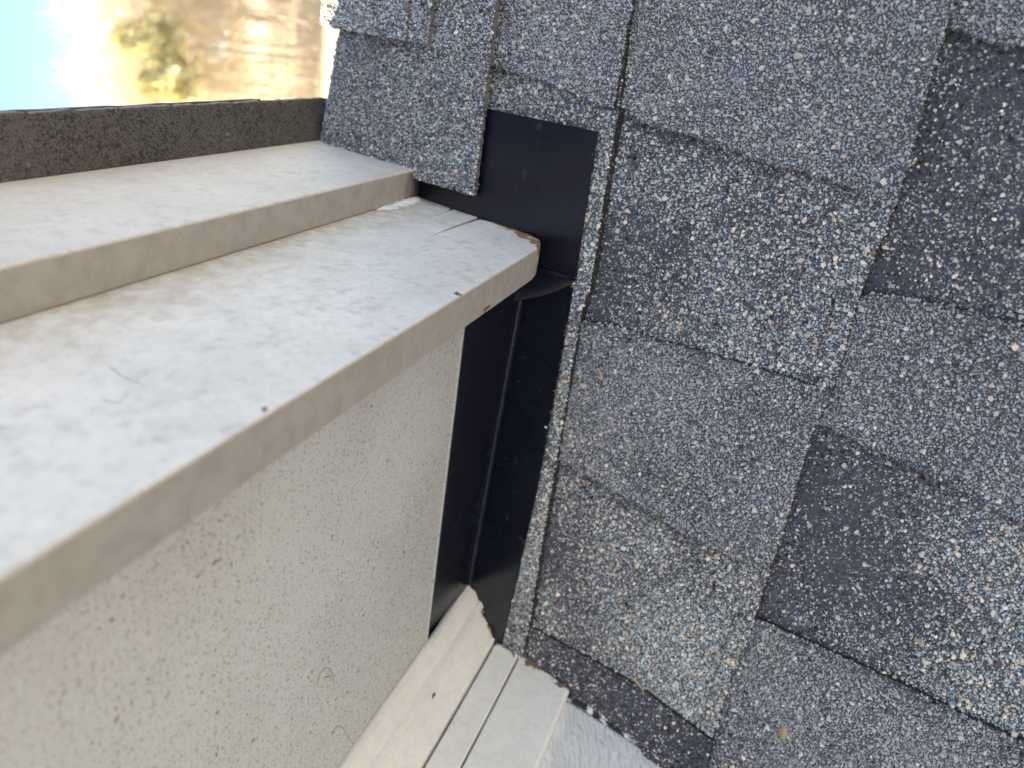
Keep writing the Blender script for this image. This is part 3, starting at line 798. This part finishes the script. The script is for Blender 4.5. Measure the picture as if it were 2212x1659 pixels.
def patch(parent, pix, n, c, col_mat, name='bare_patch', proud=.0008):
    n = np.array(n, float); P = [bp(x, y, n, c) for x, y in pix]; ctr = np.mean(P, 0); q = []
    for i in range(len(P)):
        a, b = P[i], P[(i + 1) % len(P)]
        for t in (0, .33, .66): q.append(a + (b - a) * t + (rng.normal(0, .0006, 3) if t else 0))
    sgn = -1 if (n @ CAM - c) < 0 else 1
    q = [p + n * sgn * proud for p in q]
    mb = MB(); prism(mb, q, -n * sgn * .003); return mb.build(name, [col_mat], parent)
XD = (1, 0, 0)
patch(over, [(981, 633), (986, 630), (990, 634), (997, 637), (990, 639), (985, 638)], XD, XF, m_wood)
patch(over, [(1043, 671), (1052, 662), (1059, 657), (1057, 664), (1049, 670), (1046, 676)], N, HP, m_wood)
0 and patch(over, [(1156, 574), (1163, 560), (1170, 548), (1174, 552), (1172, 570), (1162, 584)], N, HP, m_wood)
patch(over, [(565, 885), (575, 880), (578, 886), (568, 891)], XD, XF, m_wood)
patch(wall, [(1072, 1442), (1078, 1436), (1083, 1441), (1078, 1455), (1073, 1450)], XD, 1.031, m_wood)
patch(wall, [(933, 1502), (938, 1496), (941, 1500), (935, 1510)], XD, .972, m_wood)
patch(wall, [(1021, 1278), (1028, 1288), (1032, 1305), (1047, 1322), (1036, 1328), (1028, 1316), (1022, 1300)], (0, 0, 1), .0225, m_wood, proud=.002)
def tendril(parent, pix, n, c, r, label):
    n = np.array(n, float); P = [bp(x, y, n, c) for x, y in pix]; q = []
    for i in range(len(P) - 1):
        p0, p1, p2, p3 = P[max(i - 1, 0)], P[i], P[i + 1], P[min(i + 2, len(P) - 1)]
        for t in (0, .2, .4, .6, .8):
            q.append(.5 * (2 * p1 + (p2 - p0) * t + (2 * p0 - 5 * p1 + 4 * p2 - p3) * t * t + (3 * p1 - p0 - 3 * p2 + p3) * t ** 3))
    q.append(P[-1]); sgn = -1 if (n @ CAM - c) < 0 else 1
    q = [p + n * sgn * r * .8 for p in q]; mb = MB(); vs = []; k = 5
    for i, p in enumerate(q):
        d = q[min(i + 1, len(q) - 1)] - q[max(i - 1, 0)]; d /= np.linalg.norm(d) + 1e-9; u = np.cross(d, n); u /= np.linalg.norm(u); v = np.cross(d, u)
        rr_ = r * (1 - .7 * i / len(q)) * random.uniform(.7, 1.2)
        for j in range(k): a = 2 * math.pi * j / k; vs.append(p + rr_ * (math.cos(a) * u + math.sin(a) * v))
    F = [(i * k + j, i * k + (j + 1) % k, (i + 1) * k + (j + 1) % k, (i + 1) * k + j) for i in range(len(q) - 1) for j in range(k)] + [tuple(range(k))[::-1], tuple((len(q) - 1) * k + j for j in range(k))]
    mb.add(vs, F); return tag(mb.build('dry_tendril', [m_tend], None), label, 'tendril')
m_tend = M_flat('dry_tendril', (.36, .33, .32), .9, 90)
tendril(None, [(236, 792), (250, 802), (262, 812), (280, 821), (312, 834)], XD, XF, .0004, 'thin dark tendril on the white board face, upper one of the two marks')
tendril(None, [(220, 862), (238, 869), (254, 870), (268, 860), (276, 846)], XD, XF, .0004, 'short curved dark tendril on the white board face, below the longer mark')
tendril(None, [(684, 1478), (690, 1458), (697, 1447), (706, 1442), (716, 1450), (720, 1466), (720, 1482), (724, 1493)], N, HS, .0006, 'dark looped tendril stuck to the speckled underside near the moulding')
tendril(None, [(700, 1464), (712, 1462), (718, 1472)], N, HS, .0006, 'tiny tendril inside the dark loop on the speckled underside')
tendril(None, [(718, 1586), (724, 1572), (735, 1569), (745, 1580), (756, 1600), (768, 1610)], N, HS, .0006, 'faint wavy tendril on the underside close to the bottom edge of the photo')

# ------------------------------------------------------------------ loose bits on the shingles
m_leaf = M_flat('dry_leaf', (.62, .42, .20), .7, 90); m_spl = M_flat('splinter', (.55, .40, .24), .8, 90)
m_wchip = M_flat('paint_chip', (.8, .8, .8), .5, 60)
def bit(name, x, y, ln, wd, ang, m, z, label, cat, group=None):
    c = bp(x, y, (0, 0, 1), z); mb = MB(); n = 9; top = []
    for i in range(n):
        t = i / (n - 1); w_ = wd * (math.sin(math.pi * (t * .86 + .07)) ** .6) * (1 + .25 * random.gauss(0, 1) * .5)
        for sgn in (-1, 0, 1):
            u, v = (t - .5) * ln + .0015 * math.sin(3 * t), sgn * w_ / 2
            top.append((c[0] + u * math.cos(ang) - v * math.sin(ang), c[1] + u * math.sin(ang) + v * math.cos(ang), c[2] + .002 + (.0016 if sgn == 0 else 0) + .002 * t * t + random.gauss(0, .0003)))
    th = .0012; vs = top + [(a, b, q - th) for a, b, q in top]; o = len(top); F = []
    for i in range(n - 1):
        for j in range(2):
            a, b, d, e = i * 3 + j, i * 3 + j + 1, (i + 1) * 3 + j + 1, (i + 1) * 3 + j
            F += [(a, e, d, b), (o + a, o + b, o + d, o + e)]
        F += [(i * 3, o + i * 3, o + i * 3 + 3, i * 3 + 3), (i * 3 + 5, o + i * 3 + 5, o + i * 3 + 2, i * 3 + 2)]
    F += [(0, 1, o + 1, o), (1, 2, o + 2, o + 1), (o + n * 3 - 3, o + n * 3 - 2, n * 3 - 2, n * 3 - 3), (o + n * 3 - 2, o + n * 3 - 1, n * 3 - 1, n * 3 - 2)]
    mb.add(vs, F); return tag(mb.build(name, [m], None), label, cat, group)
Z2 = .021
bit('leaf_fragment', 1693, 1581, .017, .012, .15, m_leaf, Z2, 'golden dry leaf fragment lying on the plain grey tab at the lower edge', 'leaf')
bit('wood_splinter', 1378, 1474, .030, .005, 1.25, m_spl, .017, 'brown wood splinter on shingles nearest the white siding', 'splinter')
bit('wood_splinter', 1298, 806, .018, .0034, .75, m_spl, .015, 'thin tan splinter lying across speckled shingles right of the metal flashing', 'splinter')
bit('wood_splinter', 1985, 1385, .013, .0022, 1.0, m_spl, Z2, 'tiny pale splinter on speckled shingles at lower right', 'splinter')
bit('paint_chip', 1330, 802, .007, .004, .4, m_wchip, .012, 'small white paint chip beside the thin tan splinter', 'paint chip')
bit('paint_chip', 1740, 920, .007, .004, 1.6, m_wchip, .014, 'white paint flake at the butt edge between two shingle courses', 'paint chip')
bit('paint_chip', 1940, 1340, .006, .003, .4, m_wchip, Z2, 'white paint flake on dark shingles above the tiny pale splinter', 'paint chip')
bit('paint_chip', 1466, 1606, .016, .010, 1.0, m_wchip, .018, 'largest white paint flake on shingles below the siding edge', 'paint chip')

# ------------------------------------------------------------------ land, woods
def ray(x, y, d):
    r = G @ (RM.T @ np.array([x - 1106, y - 829.5, FPX])); r = r / math.hypot(r[0], r[1]); return W(CAM) + r * d
m_ground = M_flat('ground_leaves', (.38, .28, .18), .95, .25, (.31, .29, .26))
me = MB(frame=False); gx = np.linspace(-400, 400, 81)
def gz(x, y):
    c = W(CAM); r = math.hypot(x - c[0], y - c[1]); back = max(0, -(y + 78)) if y < 0 else 0
    return min(back, 120) * .085 + .25 * math.sin(x * .09) * math.cos(y * .07)
vs = [(x, y, gz(x, y)) for y in gx for x in gx]
me.add(vs, [(j * 81 + i, j * 81 + i + 1, (j + 1) * 81 + i + 1, (j + 1) * 81 + i) for j in range(80) for i in range(80)])
tag(me.build('ground', [m_ground], None, smooth=True, loc=(0, 0, 0)), kind='structure')

m_bark = M_flat('pale_bark', (.50, .44, .35), .9, 3, (.42, .36, .28)); m_twig = M_flat('twigs', (.60, .53, .42), .9, 2, (.46, .40, .30))
m_need = M_flat('needles', (.78, .73, .45), .8, 1.5, (.58, .56, .3))
def tube(mb, a, b, r0, r1, k=5):
    a, b = np.array(a), np.array(b); d = (b - a) / (np.linalg.norm(b - a) + 1e-9)
    u = np.cross(d, [.3, .9, .2]); u /= np.linalg.norm(u); v = np.cross(d, u); vs = []
    for p, r in ((a, r0), (b, r1)):
        for i in range(k): t = 2 * math.pi * i / k; vs.append(p + r * (math.cos(t) * u + math.sin(t) * v))
    mb.add(vs, [(i, (i + 1) % k, k + (i + 1) % k, k + i) for i in range(k)])
def bare_tree(seed, H):
    rr = random.Random(seed); tr, cr = MB(False), MB(False); p = np.zeros(3); r = .13; joints = []
    n = 9
    for i in range(n):
        q = p + np.array([rr.gauss(0, .18), rr.gauss(0, .18), H / n]); r2 = r * .84; tube(tr, p, q, r, r2, 7); p, r = q, r2
        if i >= 2: joints.append((q, r))
    def br(p, d, l, r, dep):
        q = p + d * l; tube(cr, p, q, r, r * .6, 4 if dep < 2 else 3)
        if dep >= 3: return
        for _ in range(4 if dep < 2 else 5):
            nd_ = d + np.array([rr.gauss(0, .5), rr.gauss(0, .5), rr.gauss(.15, .35)]); nd_ /= np.linalg.norm(nd_)
            br(p + d * l * rr.uniform(.35, 1), nd_, l * rr.uniform(.5, .75), r * .55, dep + 1)
    for q, r in joints:
        for _ in range(3):
            a = rr.uniform(0, 6.28); d = np.array([math.cos(a), math.sin(a), rr.uniform(.5, 1.2)]); d /= np.linalg.norm(d)
            br(q, d, H * rr.uniform(.12, .2), max(r * .5, .03), 0)
    return tr, cr
def conifer(seed, H):
    rr = random.Random(seed); tr, cr = MB(False), MB(False); tube(tr, (0, 0, 0), (0, 0, H * .97), .22, .03, 8)
    vs = []; F = []
    for i in range(5200):
        t = rr.random() ** .8; z = H * (.68 + .32 * t); R = (1 - t) ** .7 * H * .17 * (1 + .35 * math.sin(z * 2.3 + 3 * math.sin(seed))) + .25
        a = rr.uniform(0, 6.28); r_ = R * math.sqrt(rr.random()) * (1 + .25 * math.sin(5 * a + z)); c = np.array([r_ * math.cos(a), r_ * math.sin(a), z - .15 * r_])
        s = rr.uniform(.1, .26); d1 = np.array([rr.gauss(0, 1) for _ in range(3)]); d2 = np.array([rr.gauss(0, 1) for _ in range(3)])
        b = len(vs); vs += [c + d1 * s, c + d2 * s, c - (d1 + d2) * s * .5]; F.append((b, b + 1, b + 2))
    cr.add(vs, F); return tr, cr
def mk(name, trcr, label, cat, group, mats):
    t = thing(name, (0, 0, 0), label, cat, group)
    trcr[0].build('trunk', [mats[0]], t); trcr[1].build('crown', [mats[1]], t); return t
def copy_tree(o, loc, rz, s, label=None):
    r = o.copy(); SC.collection.objects.link(r); r.location = loc; r.rotation_euler = (0, 0, rz); r.scale = (s, s, s)
    for ch in list(o.children):
        c = ch.copy(); SC.collection.objects.link(c); c.parent = r
    if label: r['label'] = label
    return r
protos = [mk('bare_tree', bare_tree(i, 15 + i), 'pale leafless tree among many in the sunlit blurred woods', 'tree', 'bare trees in the woods', (m_bark, m_twig)) for i in range(4)]
spots = []
for row in range(8):
    d = 76 + row * 6
    for c in range(15):
        yy = -190 + c * 42 + random.uniform(-22, 22) + (31 if row % 2 else 0)
        p = ray(560, yy, d + random.uniform(-3, 3)); spots.append((p[0], p[1]))
for i, (x, y) in enumerate(spots):
    z = gz(x, y) - .2; s = random.uniform(.85, 1.05)
    if i < 4: o = protos[i]; o.location = (x, y, z); o.scale = (s, s, s)
    else: copy_tree(protos[i % 4], (x, y, z), random.uniform(0, 6.28), s)
pt = mk('pine_tree', conifer(3, 17), 'olive green pine rising above the bare woods against the sky', 'tree', None, (m_bark, m_need))
p = ray(560, 118, 76); pt.location = (p[0], p[1], gz(p[0], p[1])); pt.scale = (.95, .8, .95)
o = copy_tree(pt, (0, 0, 0), 2.1, .84, 'shorter yellow green pine beside the dark roof edge'); p = ray(560, 205, 74); o.location = (p[0], p[1], gz(p[0], p[1])); 
# brush at the foot of the woods reads as one mass
br_ = MB(False); rr = random.Random(5)
for _ in range(2600):
    q = ray(560, rr.uniform(-400, 700), rr.uniform(72, 84)); z = gz(q[0], q[1]); c = np.array([q[0], q[1], z])
    tube(br_, c, c + np.array([rr.gauss(0, .4), rr.gauss(0, .4), rr.uniform(.5, 2.4)]), .03, .012, 3)
tag(br_.build('underbrush', [m_twig], None), 'tan brush at the foot of the bare woods', 'brush', kind='stuff')
# house body under the lower roof so that the roof stands on something
hb = MB(False); a = W((X0 + .3, -1.2, 0)); b = W((X1, 2.6, 0))
y0, y1 = a[1] - .9, b[1] - .15; ztop = W((0, 2.6, 0))[2] - .25
prism(hb, [(a[0], y0, -.3), (b[0] + 3, y0, -.3), (b[0] + 3, y1, -.3), (a[0], y1, -.3)], (0, 0, ztop + .3))
tag(hb.build('lower_house_wall', [m_siding], None), 'lower storey walls of the house beneath the shingle roof', 'wall')
